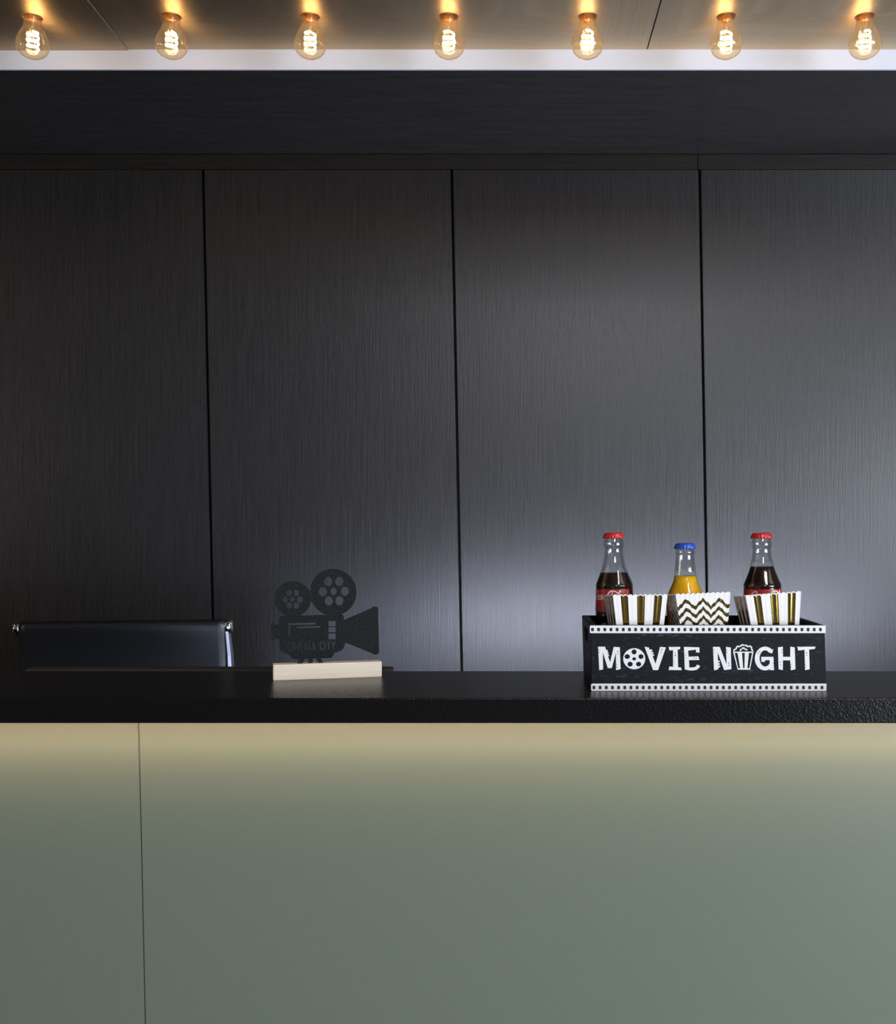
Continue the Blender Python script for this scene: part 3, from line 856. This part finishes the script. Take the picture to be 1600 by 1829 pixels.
def fanta(px):
    root = thing('soda_bottle', 'orange soda bottle with blue cap behind the chevron popcorn box', 'bottle', (P(px, 1100, YBT).x, YBT, ZB), 'glass soda bottles in the crate')
    root.rotation_euler = (0, -0.012, 0)
    def zl(py): return zof(py)-ZB
    pts = [(1140, 29.5), (1116, 32.2), (1099, 34.2), (1085, 34.7), (1072, 33.6), (1060, 30.8), (1050, 26.6), (1044, 23.8), (1038, 21.4), (1029, 19.8), (1020, 18.8), (1012, 18.1), (1002, 16.9), (993, 16.0), (990, 15.9), (988.6, 17.0), (986.5, 17.7), (984, 16.9), (981, 16.2), (976, 15.4)]
    prof = [(0.0, 0.003), (0.020, 0.0015), (0.026, 0.0), (0.0285, 0.003), (0.0290, 0.015), (0.0272, 0.032), (0.0252, 0.048)]
    prof += [(r*KP, zl(p)) for p, r in pts if zl(p) > 0.055]
    lathe('glass', M_bottle, prof, 72, root)
    zi = zl(1028.6)
    lathe('inner_wall', M_bottle, [(r*KP-0.0024, zl(p)) for p, r in pts if zi+0.001 < zl(p) < zl(978)], 60, root)
    def rad_at(z):
        for (r0, z0), (r1, z1) in zip(prof, prof[1:]):
            if z0 <= z <= z1: return r0+(r1-r0)*(z-z0)/max(1e-9, z1-z0)
        return prof[-1][0]
    lp = [(0, 0.004)]+[(max(0.001, r-0.0006), z+0.0006) for r, z in prof if 0.004 < z+0.0006 < zi-0.001]
    lp += [(rad_at(zi)-0.0006, zi), (rad_at(zi)-0.003, zi-0.0003), (0, zi-0.0004)]
    lathe('orange_drink', M_orange, lp, 72, root)
    crown('bottle_cap', M_blue_cap, root, zl(969.9), 19.0*KP)
fanta(1225.8)

# ------------------------------------------------------------------ popcorn boxes
def popcorn(label, mat, loc, rz, ry, top_w, bot_w, h, nsc=11, amp=0.0019, depth=0.84, rx=-4.6):
    bm = bmesh.new(); uvl = bm.loops.layers.uv.new('UVMap')
    N = 66; t2, b2 = top_w/2, bot_w/2; th = 0.0005
    tq, bq = t2*depth, b2*depth
    corners_b = [(-b2, -bq), (b2, -bq), (b2, bq), (-b2, bq)]
    corners_t = [(-t2, -tq), (t2, -tq), (t2, tq), (-t2, tq)]
    for k in range(4):
        (ax, ay), (bx_, by_) = corners_b[k], corners_b[(k+1) % 4]
        (cx_, cy_), (dx_, dy_) = corners_t[k], corners_t[(k+1) % 4]
        nx_, ny_ = [(0, 1), (-1, 0), (0, -1), (1, 0)][k]
        prev = None
        for i in range(N+1):
            u = i/N
            hz = h+amp*(abs(sin(pi*nsc*u))-0.6)
            col = []
            for off in (0, th):
                ub = u if off == 0 else u
                pb_ = Vector((ax+(bx_-ax)*ub+nx_*off, ay+(by_-ay)*ub+ny_*off, 0.0))
                pt_ = Vector((cx_+(dx_-cx_)*ub+nx_*off, cy_+(dy_-cy_)*ub+ny_*off, hz))
                # stop the inner skin short of the corners
                if off:
                    m = th/t2
                    for q_, s_, d_ in ((pb_, b2, bq), (pt_, t2, tq)):
                        q_.x = max(-s_+th, min(s_-th, q_.x)); q_.y = max(-d_+th, min(d_-th, q_.y))
                pm_ = [pb_.lerp(pt_, f) for f in (0.34, 0.67)]
                col.append([bm.verts.new(p) for p in (pb_, *pm_, pt_)])
            if prev:
                u0 = (i-1)/N
                for j in range(3):
                    f = bm.faces.new((prev[0][j], col[0][j], col[0][j+1], prev[0][j+1]))
                    for lpx, (uu, vv) in zip(f.loops, ((u0, j/3), (u, j/3), (u, (j+1)/3), (u0, (j+1)/3))): lpx[uvl].uv = (uu, vv)
                    f = bm.faces.new((prev[1][j+1], col[1][j+1], col[1][j], prev[1][j])); f.material_index = 1
                f = bm.faces.new((prev[0][3], col[0][3], col[1][3], prev[1][3])); f.material_index = 1
            prev = col
    v = [bm.verts.new((x, y, 0.0004)) for x, y in corners_b]; bm.faces.new(v[::-1]).material_index = 1
    me = mesh_from(bm, 'popcorn_box')
    o = link('popcorn_box', me, [mat, M_paper])
    o.location = loc; o.rotation_euler = (radians(rx), ry, rz)
    tag(o, label, 'popcorn box', 'paper popcorn boxes in the crate')
    return o
YPB = YK+TW+0.036
def pbx(pxc, py_top, rz, ry, tw, bw, label, mat, lift=0.0006):
    yf = YPB-tw*0.42+0.0095
    zt_ = HC-(py_top-CY)/F*yf
    h = zt_-ZB-lift
    x = (pxc-CX)/F*yf
    return popcorn(label, mat, (x, YPB, ZB+lift), radians(rz), radians(ry), tw, bw, h)
pbx(1140.5, 1065.2, 6, 0.0, 0.079, 0.050, 'left popcorn box with vertical gold and white stripes', M_stripe)
pbx(1259.5, 1062.2, 3.5, -2.0, 0.079, 0.050, 'popcorn box with gold zigzag chevrons between the striped boxes', M_chev, 0.0012)
pbx(1391.0, 1062.6, 3.0, -4.2, 0.080, 0.050, 'right popcorn box with gold stripes tilted to the left', M_stripe, 0.0022)
